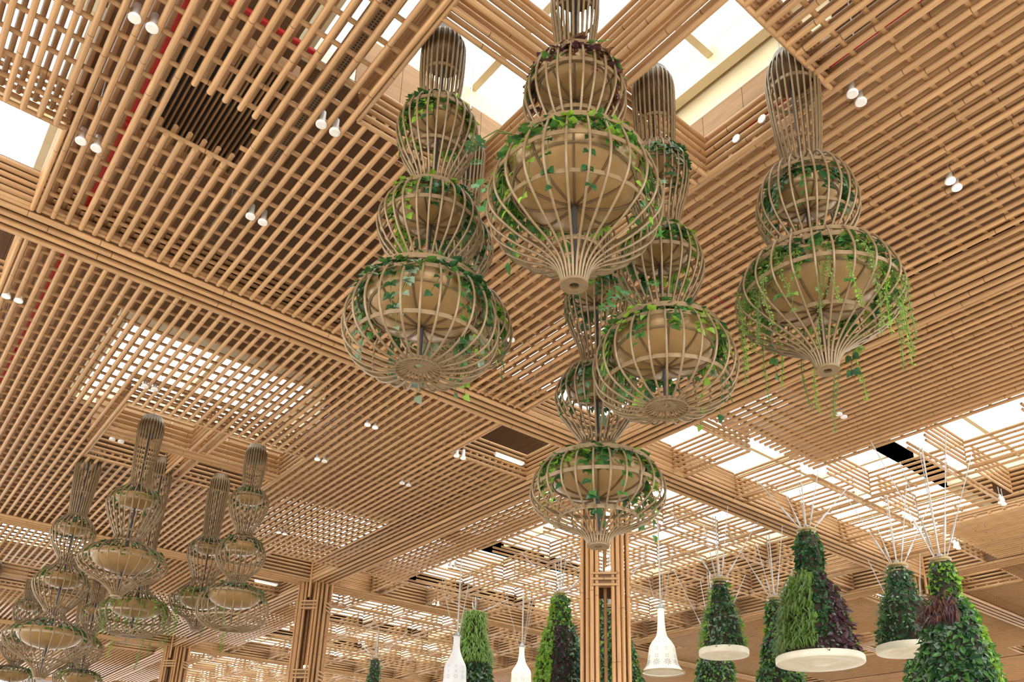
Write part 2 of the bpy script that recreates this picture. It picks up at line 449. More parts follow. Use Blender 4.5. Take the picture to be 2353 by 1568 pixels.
for s in sky:
    if not (seen(Vector((s[0], s[2], ZR)), Vector((s[1], s[3], ZR))) or seen(Vector((s[1], s[2], ZR)), Vector((s[0], s[3], ZR)))): continue
    wn += 1
    org = Vector(((s[0] + s[1]) / 2, (s[2] + s[3]) / 2, ZR))
    t = thing('window_%d' % wn, 'roof skylight %d with cream steel frame and clear glass' % wn, 'skylight', org, kind='structure')
    fr = MB(); x0, x1, y0, y1 = s[0] - org.x, s[1] - org.x, s[2] - org.y, s[3] - org.y
    for a in (x0, x1): fr.box(a - .1, a + .1, y0, y1, -.32, .3)
    for a in (y0, y1): fr.box(x0, x1, a - .1, a + .1, -.32, .3)
    fr.build('frame', M['cream'], t)
    nx = max(1, round((x1 - x0) / 2.6)); ny = max(1, round((y1 - y0) / 2.6))
    for k in range(1, nx): box('mullion', x0 + (x1 - x0) * k / nx - .07, x0 + (x1 - x0) * k / nx + .07, y0 + .1, y1 - .1, .02, .26, M['cream'], t)
    for k in range(1, ny): box('transom', x0 + .1, x1 - .1, y0 + (y1 - y0) * k / ny - .07, y0 + (y1 - y0) * k / ny + .07, .02, .26, M['cream'], t)
    box('pane', x0 + .1, x1 - .1, y0 + .1, y1 - .1, .27, .29, M['glass'], t)
# timber boards on the far sides of the two wells the camera looks into, between the tube walls and the skylight
for (bi, bj) in ((-1, -1), (-1, 0)):
    y0, y1 = well(bj); x0, x1 = bi * L + 6.75, bi * L + 11.75; nt_ += 1
    t = thing('trim_%d' % nt_, 'brown timber boards and cream band above the tube walls of the %s light well' % ('near' if bj < 0 else 'left'), 'trim', ((x0 + x1) / 2, y1, 1.1), kind='structure')
    org = Vector(((x0 + x1) / 2, y1, 1.1))
    n = 6
    for k in range(n):
        a = x0 + (x1 - x0) * k / n
        box('fascia_board', a + .005, a + (x1 - x0) / n - .005, y1 + .3, y1 + .34, 1.12, 2.2, M['fascia'], t, org)
        a = y0 + (y1 - y0) * k / n
        box('fascia_board', x1 + .3, x1 + .34, a + .005, a + (y1 - y0) / n - .005, 1.12, 1.75, M['fascia'], t, org)
    box('cream_band', x0, x1 + .4, y1 + .32, y1 + .36, 2.2, 2.6, M['cream'], t, org)
    box('cream_band', x1 + .32, x1 + .36, y0, y1, 1.75, 2.6, M['cream'], t, org)
# floor, far below the frame
t = thing('floor', 'pale polished stone floor below the frame', 'floor', (15, 20, -12.1), kind='structure')
for i in range(6):
    for j in range(6):
        box('floor_panel', -60 + 25 * i, -35.01 + 25 * i, -60 + 25 * j, -35.01 + 25 * j, -12.3, -12.1, M['floor'], t, Vector((15, 20, -12.1)))

# ------------------------------------------------------------------ fire pipes, hatch, tray above the lattice
def pipe(label, p0, p1, r, m='red', name='red_pipe', hangers=True):
    p0, p1 = Vector(p0), Vector(p1); c = (p0 + p1) / 2
    t = thing(name, label, 'pipe', c)
    tube('pipe_run', p0, p1, r, M[m], t, c)
    n = max(1, int((p1 - p0).length / 4))
    for k in range(n):
        q = p0.lerp(p1, (k + .5) / n)
        tube('coupling', q - (p1 - p0).normalized() * .07, q + (p1 - p0).normalized() * .07, r * 1.25, M[m], t, c)
        tube('hanger', q, Vector((q.x, q.y, ZR)), .012, M['cable'], t, c)
pipe('thick red pipe above the right lattice, running from the upper right corner', (-5.32, -15.5, .56), (-5.32, 13.5, .56), .095)
pipe('thick red pipe above the left lattice, beside the dark louvred hatch', (-13.9, -10, .6), (-13.9, 13, .6), .10)
pipe('thin red pipe above the left lattice, left of the thick red one', (-14.26, -8.5, .6), (-14.26, 9, .6), .04)
pipe('short thin red pipe at the upper right, beside the skylight edge', (-6.02, -13.5, .72), (-6.02, -9.6, .72), .035)
pipe('red pipe crossing the upper left lattice above the hatch', (-13.5, -6.05, .9), (-11.95, -6.05, .9), .05)
pipe('short red pipe crossing the lattice right of the middle planters', (-2.8, -6.25, .72), (-1.6, -6.25, .72), .045)
pipe('thin red pipe behind the right wall of the near light well', (-6.0, -9.2, .52), (-6.0, -11.4, .52), .03)
h = thing('air_grille', 'dark louvred air grille seen through the rectangular gap in the left lattice', 'vent', (-13.0, -3.9, 1.15))
o0 = Vector((-13.0, -3.9, 1.15))
for a in ((-13.76, -12.0, -5.35, -5.2), (-13.76, -12.0, -2.5, -2.38)): box('frame', a[0], a[1], a[2], a[3], 1.0, 1.25, M['fascia'], h, o0)
for k in range(20):
    x_ = -13.74 + k * .088
    box('slat', x_, x_ + .03, -5.2, -2.5, 1.05, 1.13, M['fascia'], h, o0)
box('backing', -13.76, -12.0, -5.3, -2.4, 1.24, 1.3, M['dark'], h, o0)
for k, (xa, ya, yb) in enumerate(((-11.82, -10.2, -1.2), (-5.66, -9.5, -3.2))):
    c = Vector((xa, (ya + yb) / 2, .47)); t = thing('cable_tray', 'perforated cable tray above the lattice, %s the near light well' % ('left of' if k == 0 else 'right of'), 'tray', c)
    mb = MB(); mb.box(-.11, .11, (ya - yb) / 2, (yb - ya) / 2, -.01, .01); mb.build('tray_base', M['duct'], t)
    hm = MB()
    n = int((yb - ya) / .055)
    for i in range(n):
        for j in range(4): hm.poly([(-.085 + .05 * j, (ya - yb) / 2 + .055 * i, -.0115), (-.055 + .05 * j, (ya - yb) / 2 + .055 * i, -.0115), (-.055 + .05 * j, (ya - yb) / 2 + .055 * i + .03, -.0115), (-.085 + .05 * j, (ya - yb) / 2 + .055 * i + .03, -.0115)], [(0, 1, 2, 3)])
    stuff(hm.build('perforation', M['dark'], t))
    for sx in (-.12, .12): box('tray_edge', sx - .01, sx + .01, (ya - yb) / 2, (yb - ya) / 2, -.01, .06, M['duct'], t)
    for q in (-.4, .4): tube('hanger', (0, q * (yb - ya), 0), (0, q * (yb - ya), ZR - .47), .01, M['cable'], t)

# ------------------------------------------------------------------ spotlights in pairs on a 3 m grid
sb = MB(); sb.lathe([(.0, .22), (.05, .22), (.055, .03), (.085, -.02), (.085, -.05), (.0, -.05)], 14); SPB = sb.mesh('spot body', M['white'])
sf = MB(); sf.lathe([(.0, -.054), (.072, -.054)], 14); SPF = {k: sf.mesh('spot face ' + k, M[k]) for k in ('lampface', 'lit')}
PAIRS = [(-14.33, -5.72, 0, 'upper left corner, beside the bright lattice'), (-11.55, -5.71, 0, 'between the dark hatch and the near light well'), (-11.55, -2.95, 0, 'below the dark hatch on the near lattice'),
         (-14.33, -2.85, 0, 'left of the dark hatch'), (-5.88, -11.38, 0, 'beside the neck of the right planter'), (-3.08, -11.48, 1, 'far right of the picture'),
         (-14.44, 2.76, 1, 'at the left edge below the main beam'), (-5.9, 2.85, 1, 'under the main beam, left of the left planter bowl'), (-3.06, -5.78, 2, 'right of the middle planters'),
         (2.81, -5.8, 0, 'below the hanging strands of the right planter'), (-5.9, 5.8, 2, 'right of the far left light well'), (-3.0, 2.85, 1, 'left of the middle column planter'),
         (-3.1, 5.65, 0, 'on the lattice left of the middle column'), (-5.8, -2.92, 0, 'behind the left planter bowl'), (2.9, 11.72, 1, 'on the lattice edge above the white bell lamps'),
         (11.8, -5.94, 1, 'near the right edge by the cells'), (14.98, -3.0, 1, 'above the right green towers'), (12.03, -3.04, 1, 'between the two right green towers'),
         (-4.04, 12.62, 1, 'above the left column'), (-11.08, 4.73, 0, 'above the far left light well'), (-10.84, 8.5, 0, 'inside the far left light well'), (5.6, 17.0, 1, 'right of the left column')]
for x_, y_, st, where in PAIRS:
    for k, dx in enumerate((-.115, .115)):
        lit = st == 1 or (st == 2 and k == 0)
        t = thing('spotlight', '%s spotlight, %s of the pair %s' % ('lit warm' if lit else 'unlit white', 'first' if k == 0 else 'second', where), 'lamp', (x_ + dx, y_, .02), 'spotlight pairs under the bamboo lattice')
        obj('housing', SPB, t); obj('lamp_face', SPF['lit' if lit else 'lampface'], t)
        tube('stem', (0, 0, .2), (0, 0, .5), .012, M['cable'], t)
for p, lab in (((-1.25, 2.78, .42), 'lit linear batten lamp in the pocket left of the middle column'), ((-1.2, 20.75, .42), 'lit linear batten lamp in the pocket left of the left column')):
    t = thing('batten_lamp', lab, 'lamp', p)
    box('housing', -.55, .55, -.05, .05, .0, .08, M['white'], t); box('tube_light', -.5, .5, -.04, .04, -.03, -.001, M['led'], t)
for x_, y_, z_, lab in ((-6.1, -9.55, .28, 'white round sensor disc on the right wall of the near well, lower one'), (-6.1, -10.05, .3, 'white round sensor disc on the right wall of the near well, upper one')):
    t = thing('sensor_disc', lab, 'sensor', (x_, y_, z_)); tube('face', (-.25, -.02, 0), (-.22, -.02, 0), .075, M['white'], t); tube('bracket', (-.23, -.02, 0), (-.1, 0, 0), .012, M['cable'], t)

# ------------------------------------------------------------------ columns
def column(cx, cy, label, ties, lamp):
    t = thing('bamboo_column', label, 'column', (cx, cy, -12.1))
    org = Vector((cx, cy, -12.1)); q = 1 / math.sqrt(2)
    def P(u, v, z): return Vector((cx + (u + v) * q, cy + (v - u) * q, z))
    for k in range(4):
        c, s_ = ((1, 0), (0, 1), (-1, 0), (0, -1))[k]
        R = lambda u, v: (u * c - v * s_, u * s_ + v * c)
        for u, v, r in ((-.34, -.60, .052), (.34, -.60, .052), (-.21, -.58, .052), (.21, -.58, .052), (-.45, -.45, .06), (0, -.2, .045)):
            a = R(u, v); tube('bamboo_tube', P(*a, -12.1), P(*a, .02), r, M['bz'], t, org)
        for u in (-.28, .28):
            a = R(u, -.47); b_ = obj('board', UTB, t, mtx=Matrix.Translation(P(*a, -6) - org) @ Matrix.Rotation(-PI / 4 + k * PI / 2, 4, 'Z') @ Matrix.Diagonal((.22, .05, 12.1, 1)))
        for z in ties:
            for i in range(3):
                zz = z - .155 * i; a, b = R(-.36, -.66), R(.36, -.66)
                tube('tie_tube', P(*a, zz), P(*b, zz), .035, M['bx'], t, org)
            a = R(0, -.55); obj('board', UTB, t, mtx=Matrix.Translation(P(*a, z - .15) - org) @ Matrix.Rotation(-PI / 4 + k * PI / 2, 4, 'Z') @ Matrix.Diagonal((.6, .04, .42, 1)))
        a = R(0, -.72)
        tube('corner_post', P(*a, -.75), P(*a, .98), .055, M['bz'], t, org)
    for lz in lamp:
        a = P(.14, -.42, lz); l = tube('uplight', a, a + Vector((0, 0, .09)), .13, M['lit'], t, org)
        a = P(.14, -.42, lz - .1); tube('uplight_housing', a, a + Vector((0, 0, .1)), .14, M['white'], t, org)
b = MB(); b.box(-.5, .5, -.5, .5, -.5, .5); UTB = b.mesh('column board', M['core'])
column(0, 0, 'bamboo clad column in the bottom middle, below the lowest planter', (-3.72, -8.6), (-3.6,))
column(0, L, 'bamboo clad column left of the two bell lamps, bottom left of the middle', (-.9, -3.85, -8), (-3.72,))
column(L, 0, 'bamboo clad column half hidden between the two right green towers', (-.8, -3.8), ())
column(0, 2 * L, 'far bamboo column behind the left planter group', (-.9, -3.8), ())

# ------------------------------------------------------------------ leaves
IVY = ([(0, 0, 0), (.30, .02, .07), (.46, .30, .09), (.28, .62, .06), (0, 1.05, -.10), (-.28, .62, .06), (-.46, .30, .09), (-.30, .02, .07), (0, .5, -.02)],
       [(0, 1, 8), (1, 2, 8), (2, 3, 8), (3, 4, 8), (4, 5, 8), (5, 6, 8), (6, 7, 8), (7, 0, 8)])
_mv = [(0, 0, 0)]; _mf = []
for s_ in (1, -1):
    pts = [(.28, -.08), (.50, .12), (.20, .20), (.56, .34), (.18, .40), (.50, .58), (.15, .58), (.36, .80), (.10, .76), (.0, 1.05)]
    b0 = len(_mv); _mv += [(s_ * a, c, .10 * a - .12 * c * c) for a, c in pts] + [(0, .2, 0), (0, .45, -.03), (0, .7, -.06)]
    for i in range(9):
        mid = b0 + 10 + min(2, i // 3)
        f_ = (b0 + i, b0 + i + 1, mid); _mf.append(f_ if s_ > 0 else f_[::-1])
    _mf.append((0, b0, b0 + 10))
MON = (_mv, _mf)
BLADE = ([(-.05, 0, 0), (.05, 0, 0), (.06, .45, .10), (-.06, .45, .10), (0, 1, -.12)], [(0, 1, 2, 3), (3, 2, 4)])
OVAL = ([(0, 0, 0), (.22, .3, .05), (.2, .65, .03), (0, 1, -.08), (-.2, .65, .03), (-.22, .3, .05)], [(0, 1, 2, 3), (0, 3, 4, 5)])
TINY = ([(0, 0, 0), (.28, .45, .05), (0, 1, 0), (-.28, .45, .05)], [(0, 1, 2, 3)])
def leafmtx(p, tip, nrm, size):
    y = Vector(tip).normalized(); x = y.cross(Vector(nrm)).normalized(); z = x.cross(y)
    return Matrix(((x.x * size, y.x * size, z.x * size, p[0]), (x.y * size, y.y * size, z.y * size, p[1]), (x.z * size, y.z * size, z.z * size, p[2]), (0, 0, 0, 1)))
def addleaf(mb, T, p, tip, nrm, size):
    m = leafmtx(p, tip, nrm, size); mb.poly([m @ Vector(v) for v in T[0]], T[1])
LM = {}
def leafmesh(T, key, m):
    k = (key, m)
    if k not in LM: LM[k] = mesh_from('leaf %s %s' % k, T[0], T[1], M[m], False)
    return LM[k]

# ------------------------------------------------------------------ hanging cane planters
def smooth(prof, k=4):
    P = [Vector((r, 0, z)) for r, z in prof]; out = []
    for i in range(len(P) - 1):
        p0, p1, p2, p3 = P[max(0, i - 1)], P[i], P[i + 1], P[min(len(P) - 1, i + 2)]
        for j in range(k):
            t = j / k; t2, t3 = t * t, t * t * t
            out.append(.5 * (2 * p1 + (p2 - p0) * t + (2 * p0 - 5 * p1 + 4 * p2 - p3) * t2 + (3 * p1 - p0 - 3 * p2 + p3) * t3))
    out.append(P[-1]); return [Vector((max(.03, p.x), 0, p.z)) for p in out]
RIBC = {}
def planter(label, x, y, top, prof, bulbs, seed, plants='ivy', detail=2, nrib=26, rib_r=.0155, ring_r=.14, group='hanging cane planters', strands=0, scale=1.0, lowest=None):
    """prof: (radius, z) from the cap down to the base ring, z in the room; bulbs: (z of bowl rim, bowl radius)"""
    R_ = random.Random(seed)
    t = thing('hanging_planter', label, 'planter', (x, y, top), group)
    pr = [(r * scale, z - top) for r, z in prof]
    key = str(pr) + str(nrib)
    if key not in RIBC:
        mb = MB(); mb.sweep(smooth(pr, 4 if detail > 1 else 3), rib_r, 6 if detail > 1 else 4)
        for p in mb.S: pass
        RIBC[key] = mb.mesh('planter rib', M['rib'])
    me = RIBC[key]
    for k in range(nrib):
        obj('rib', me, t, mtx=Matrix.Rotation(2 * PI * (k + .5 * R_.random() * .3) / nrib, 4, 'Z'))
    sm = smooth(pr, 6)
    # cap: a closed drum with a brass disc
    mb = MB(); r0 = pr[1][0]; mb.lathe([(.0, pr[0][1] + .02), (r0 * .8, pr[0][1] + .02), (r0 * .96, pr[1][1] - .02), (r0 * .94, pr[1][1] - .32), (.0, pr[1][1] - .30)], 24); mb.build('cap', M['strap'], t)
    if detail > 1:
        mb = MB(); mb.tube((0, 0, .02), (0, 0, .12), .05, 8); mb.tube((-.05, 0, .12), (.05, 0, .12), .02, 6); mb.build('hanging_eye', M['cable'], t)
    tube('suspension_cable', (0, 0, .05), (0, 0, ZR - top), .014, M['cable'], t)
    tube('centre_pole', (0, 0, pr[1][1] - .3), (0, 0, pr[-1][1] + .12), .032, M['dark'], t)
    # hoops that the ribs are tied to
    for i, (r, z) in enumerate(pr[1:-1]):
        if i % 2 == 0: mb = MB(); mb.ring(r - .02, z, .006, .028, 32); mb.build('hoop', M['rib'], t)
    mb = MB(); mb.ring(ring_r * .72, pr[-1][1], ring_r * .34, .016, 28); mb.build('base_ring', M['rib'], t)
    for bi_, (bz, br) in enumerate(bulbs):
        z = bz - top; D = br * .52
        bp = [(br * 1.0, z + .02), (br * 1.03, z + .035), (br * 1.03, z - .005)] + [(br * math.cos(a * PI / 2 / 8), z - D * math.sin(a * PI / 2 / 8) - .01) for a in range(0, 8)] + [(.03, z - D - .012)]
        mb = MB(); mb.lathe(bp, 36 if detail > 1 else 20); b_ = mb.build('bowl', M['bowl'], t)
        mb = MB(); mb.lathe([(0, z - .01), (br * .99, z - .01)], 20); mb.build('soil', M['soil'], b_)
        if detail > 1:
            mb = MB(); mb.sweep([(br * 1.012 * math.cos(a * PI / 2 / 8), 0, z - D * 1.015 * math.sin(a * PI / 2 / 8) - .012) for a in range(0, 9)], .013, 5); st = mb.mesh('strap', M['strap'])
            for k in range(10): obj('strap', st, b_, mtx=Matrix.Rotation(2 * PI * (k + .3) / 10, 4, 'Z'))
            a = .42; mb = MB(); mb.ring(br * 1.015 * math.cos(a), z - D * math.sin(a) - .012, .012, .012, 36); mb.build('band', M['rib'], b_)
            mb = MB(); mb.ring(br * 1.10, z + .09, .008, .035, 36); mb.build('collar', M['rib'], t)
            for k in range(6):
                an = 2 * PI * k / 6 + .4; tube('bracket', (br * .98 * math.cos(an), br * .98 * math.sin(an), z), (br * 1.14 * math.cos(an), br * 1.14 * math.sin(an), z + .09), .012, M['rib'], t)
        # planting -------------------------------------------------------
        big = br > .55
        pal = {'ivy': ('ivy', 'lime', 'deep'), 'deep': ('deep', 'ivy', 'silver'), 'mixed': ('deep', 'lime', 'purple'), 'strand': ('olive', 'ivy', 'deep'), 'purple': ('purple', 'dry', 'ivy')}[plants if isinstance(plants, str) else plants[bi_]]
        nleaf = (520 if big else 260) if detail > 1 else (260 if big else 120)
        for pi_, pm in enumerate(pal):
            mb = MB(); c_ = [R_.random() * 2 * PI for _ in range(7)]
            for _ in range(int(nleaf * (.5, .3, .2)[pi_])):
                an = R_.choice(c_) + R_.gauss(0, .32); rr = br * R_.uniform(.78, 1.16); zz = z + R_.uniform(-.02, .2) - max(0, rr / br - 1.0) * 1.3
                tip = Vector((math.cos(an) + R_.gauss(0, .5), math.sin(an) + R_.gauss(0, .5), R_.uniform(-1.0, .3)))
                addleaf(mb, IVY, (rr * math.cos(an), rr * math.sin(an), zz), tip, (math.cos(an) * .6 + R_.gauss(0, .4), math.sin(an) * .6 + R_.gauss(0, .4), 1), R_.uniform(.075, .14))
            stuff(mb.build('foliage', M[pm], t))
        nv = ((18 if big else 9) if detail > 1 else 0)
        for vi in range(nv):
            an = R_.random() * 2 * PI if vi > 1 else -2.35 + R_.gauss(0, .7)
            Ln = R_.choice((.25, .4, .55, .8)) * (1.2 if big else .7); pts = []; n = 6
            r0 = br * .96
            for i in range(n + 1):
                u = i / n; rr = r0 + (.10 * br + .05) * math.sin(min(1, u * 2) * PI / 2); an2 = an + .12 * math.sin(u * 3 + vi)
                pts.append((rr * math.cos(an2), rr * math.sin(an2), z + .08 * math.sin(u * PI) * (1 - u) + .05 - Ln * u ** 1.5))
            mb = MB(); mb.sweep(pts, .005, 3); v = mb.build('vine', M['dry' if pal[0] == 'purple' else 'olive'], t)
            pm = R_.choice(pal)
            for i in range(1, n + 1):
                for sd in ((-1, 1) if R_.random() < .55 else (R_.choice((-1, 1)),)):
                    a2 = math.atan2(pts[i][1], pts[i][0]); side = Vector((-math.sin(a2), math.cos(a2), 0)) * sd
                    tip = side * .7 + Vector((math.cos(a2) * .4, math.sin(a2) * .4, -.8 + R_.gauss(0, .2)))
                    obj('leaf', leafmesh(IVY, 'ivy', pm), v, mtx=leafmtx(pts[i], tip, Vector((math.cos(a2), math.sin(a2), .5)) + side * R_.gauss(0, .3), R_.uniform(.085, .145)))
    if strands:
        bz, br = bulbs[-1]; z = bz - top
        for k in range(strands):
            an = 2 * PI * (k + R_.random() * .9) / strands; Ln = R_.choice((.3, .45, .7, .95, 1.3)) * R_.uniform(.8, 1.2)
            if k == 3: Ln = 1.75
            r0 = br * R_.uniform(.98, 1.25); mb = MB(); pts = []
            n = 9
            for i in range(n + 1):
                u = i / n; rr = br * .9 + (r0 - br * .9 + .08) * min(1, u * 3)
                pts.append(Vector((rr * math.cos(an + .05 * math.sin(5 * u + k)), rr * math.sin(an + .05 * math.sin(5 * u + k)), z + .12 * math.sin(min(1, u * 3) * PI) - Ln * u)))
            mb.sweep(pts, .006, 3)
            cnt = int(Ln * 90) + 20
            for i in range(cnt):
                u = R_.random(); a = u * n; i0 = min(n - 1, int(a)); p = pts[i0].lerp(pts[i0 + 1], a - i0)
                ang = R_.random() * 2 * PI; tp = Vector((math.cos(ang), math.sin(ang), R_.uniform(-.9, .3)))
                addleaf(mb, TINY, p + tp * .012, tp, (R_.gauss(0, 1), R_.gauss(0, 1), 1), R_.uniform(.03, .055) * (1.15 - .4 * u) * (1 if detail > 1 else 1.5))
            stuff(mb.build('hanging_strand', M['olive' if k % 4 else 'lime'], t))
    return t
def spray(t, p, spec, m, T=MON, key='monstera'):
    """a few large single leaves on stalks: (dx, dy, dz, size)"""
    for dx, dy, dz, sz in spec:
        mb = MB(); q = Vector((dx, dy, dz)); mb.sweep([Vector((0, 0, 0)), q * .5 + Vector((0, 0, .1)), q], .007, 4)
        st = mb.build('leaf_stalk', M['olive'], t, p)
        tip = Vector((dx, dy, -.35 * q.length - .1)); v = Vector((-.62, -.75, .35)) - .2 * tip
        obj('leaf', leafmesh(T, key, m), st, mtx=leafmtx(q, tip, v, sz))
P1P = [(.16, .54), (.29, .36), (.31, .12), (.30, -.3), (.26, -.72), (.25, -.82), (.40, -.93), (.53, -1.15), (.545, -1.4), (.44, -1.75), (.28, -2.05), (.23, -2.2), (.25, -2.3), (.45, -2.45), (.63, -2.7), (.675, -2.95), (.56, -3.25), (.32, -3.52), (.22, -3.68), (.25, -3.75), (.58, -3.86), (.84, -4.1), (.96, -4.45), (.88, -4.78), (.62, -4.98), (.30, -5.03), (.13, -4.98)]
p1 = planter('three-tier cane planter with ivy at left of the cluster, flat round bottom bowl', -10.84, -7.85, .54, P1P, [(-1.12, .40), (-2.62, .47), (-4.05, .72)], 11, ['ivy', 'ivy', 'deep'])
spray(p1, (.30, .30, -2.3), [(.35, -.35, -.05, .34), (.55, -.25, -.25, .38), (.15, -.5, .1, .22)], 'monstera')
P2P = [(.16, .62), (.29, .44), (.31, .2), (.30, -.3), (.25, -.8), (.225, -1.1), (.23, -1.19), (.41, -1.25), (.56, -1.45), (.63, -1.75), (.60, -2.02), (.46, -2.3), (.27, -2.48), (.21, -2.56), (.25, -2.60), (.66, -2.66), (.86, -2.9), (1.0, -3.25), (1.02, -3.5), (.93, -3.72), (.66, -3.95), (.36, -4.12), (.2, -4.28), (.13, -4.51)]
p2 = planter('largest front planter with purple-brown vines above, big bowl with bright ivy and funnel base', -10.07, -9.81, .62, P2P, [(-1.5, .50), (-2.98, .80)], 23, ['purple', 'ivy'], rib_r=.016, ring_r=.15)
spray(p2, (-.1, -.5, -2.05), [(-.1, -.2, -.12, .26)], 'monstera')
spray(p2, (.75, .2, -3.4), [(.25, -.35, -.1, .30), (.35, -.3, -.35, .30), (.2, -.5, .1, .24), (.1, -.7, -.1, .2)], 'monstera')
spray(p2, (-.8, .2, -3.3), [(-.25, .25, -.05, .26), (-.3, .15, -.25, .22)], 'deep')
P4P = [(.16, .64), (.30, .48), (.37, .2), (.375, -.05), (.34, -.6), (.29, -1.1), (.25, -1.42), (.28, -1.50), (.48, -1.6), (.62, -1.85), (.68, -2.2), (.60, -2.5), (.40, -2.78), (.24, -2.94), (.23, -3.0), (.30, -3.05), (.64, -3.08), (.88, -3.2), (1.03, -3.5), (1.05, -3.72), (.95, -3.92), (.66, -4.14), (.36, -4.34), (.19, -4.52), (.12, -4.72)]
p4 = planter('right planter with pale long neck and many thin green strands hanging from its big bowl', -6.69, -10.84, .64, P4P, [(-1.95, .46), (-3.40, .80)], 31, ['deep', 'strand'], strands=44)
spray(p4, (.35, .25, -2.25), [(.3, -.25, .0, .2), (.35, -.3, -.2, .18)], 'ivy')
P3P = [(.2, .63), (.30, .45), (.31, 0), (.30, -.4), (.28, -.83), (.32, -.92), (.40, -1.05), (.455, -1.3), (.42, -1.65), (.31, -2.05), (.28, -2.28), (.33, -2.38), (.5, -2.58), (.59, -2.95), (.50, -3.3), (.32, -3.6), (.25, -3.78), (.30, -3.85), (.60, -3.95), (.83, -4.2), (.94, -4.52), (.86, -4.85), (.6, -5.05), (.3, -5.12), (.12, -5.07)]
p3 = planter('planter behind and right of the largest one, wide bottom bowl with large split leaves', -8.0, -9.3, .63, P3P, [(-1.15, .36), (-2.66, .43), (-4.15, .70)], 47, ['deep', 'ivy', 'ivy'])
spray(p3, (.5, .3, -4.55), [(.45, -.2, -.15, .26), (.35, -.5, .25, .2), (.3, -.1, .3, .22)], 'silver')
spray(p3, (-.45, -.1, -4.45), [(-.3, .1, .15, .3), (-.4, .2, -.05, .22), (-.1, -.2, .22, .24)], 'monstera')
P5P = [(.12, -.52), (.24, -.7), (.26, -1.0), (.24, -1.5), (.25, -1.72), (.40, -1.85), (.51, -2.18), (.45, -2.55), (.3, -2.95), (.245, -3.22), (.28, -3.34), (.5, -3.52), (.645, -3.85), (.58, -4.15), (.36, -4.5), (.25, -4.66), (.30, -4.78), (.62, -4.98), (.92, -5.25), (1.0, -5.52), (.92, -5.75), (.62, -5.95), (.34, -6.08), (.2, -6.2), (.15, -6.33)]
p5 = planter('lowest planter above the middle column, ivy bowl and purple leaves on its right side', -7.33, -7.33, -.52, P5P, [(-1.95, .40), (-3.7, .47), (-5.2, .74)], 53, ['ivy', 'deep', 'ivy'], ring_r=.15)
spray(p5, (.75, .15, -4.62), [(.2, -.25, -.25, .30), (.1, -.2, -.05, .24)], 'purple', OVAL, 'oval')
spray(p5, (.0, -.55, -3.35), [(-.1, -.1, -.2, .3), (.15, -.1, -.15, .34), (-.3, 0, .1, .22)], 'monstera')
P6P = [(.16, .54), (.28, .36), (.29, .1), (.26, -.6), (.25, -1.1), (.38, -1.25), (.50, -1.6), (.42, -1.95), (.28, -2.2), (.245, -2.35), (.3, -2.45), (.6, -2.6), (.8, -2.95), (.84, -3.25), (.7, -3.5), (.4, -3.62), (.13, -3.6)]
planter('planter half hidden behind the left one, with ivy down its right side', -9.4, -6.42, .54, P6P, [(-1.4, .36), (-2.95, .62)], 61, ['deep', 'ivy'])

def far_prof(kind):
    if kind == 3: return P1P, [(-1.12, .40), (-2.62, .47), (-4.05, .72)]
    if kind == 4: return [(.16, .54), (.34, .36), (.36, .0), (.30, -.9), (.25, -1.5), (.27, -1.6), (.46, -1.8), (.60, -2.1), (.5, -2.5), (.3, -2.85), (.26, -3.0), (.32, -3.15), (.6, -3.4), (.74, -3.7), (.62, -4.05), (.34, -4.4), (.26, -4.55), (.4, -4.75), (.9, -5.0), (1.15, -5.3), (.98, -5.6), (.5, -5.9), (.25, -6.15), (.13, -6.4)], [(-1.95, .44), (-3.5, .55), (-5.12, .84)]
    if kind == 2: return [(.16, .54), (.32, .36), (.33, 0), (.28, -.9), (.24, -1.4), (.3, -1.55), (.58, -1.8), (.72, -2.1), (.6, -2.5), (.4, -2.9), (.34, -3.05), (.45, -3.2), (.9, -3.45), (1.1, -3.75), (.95, -4.0), (.5, -4.25), (.25, -4.45), (.12, -4.64)], [(-1.9, .52), (-3.55, .82)]
    if kind == 1: return [(.16, .54), (.3, .36), (.31, 0), (.28, -.9), (.25, -1.45), (.3, -1.6), (.52, -1.8), (.62, -2.1), (.5, -2.5), (.36, -2.85), (.34, -3.0), (.45, -3.15), (.8, -3.5), (.86, -3.75), (.7, -4.0), (.36, -4.2), (.2, -4.4), (.12, -4.56)], [(-1.9, .45), (-3.55, .64)]
    if kind == 0: return [(.16, .54), (.3, .36), (.31, 0), (.28, -1), (.25, -2), (.25, -3.4), (.26, -3.6), (.45, -3.8), (.85, -4.1), (1.02, -4.45), (.9, -4.75), (.6, -4.95), (.3, -5.02), (.13, -4.98)], [(-4.1, .74)]
GL = 'cane planters in the far left group'
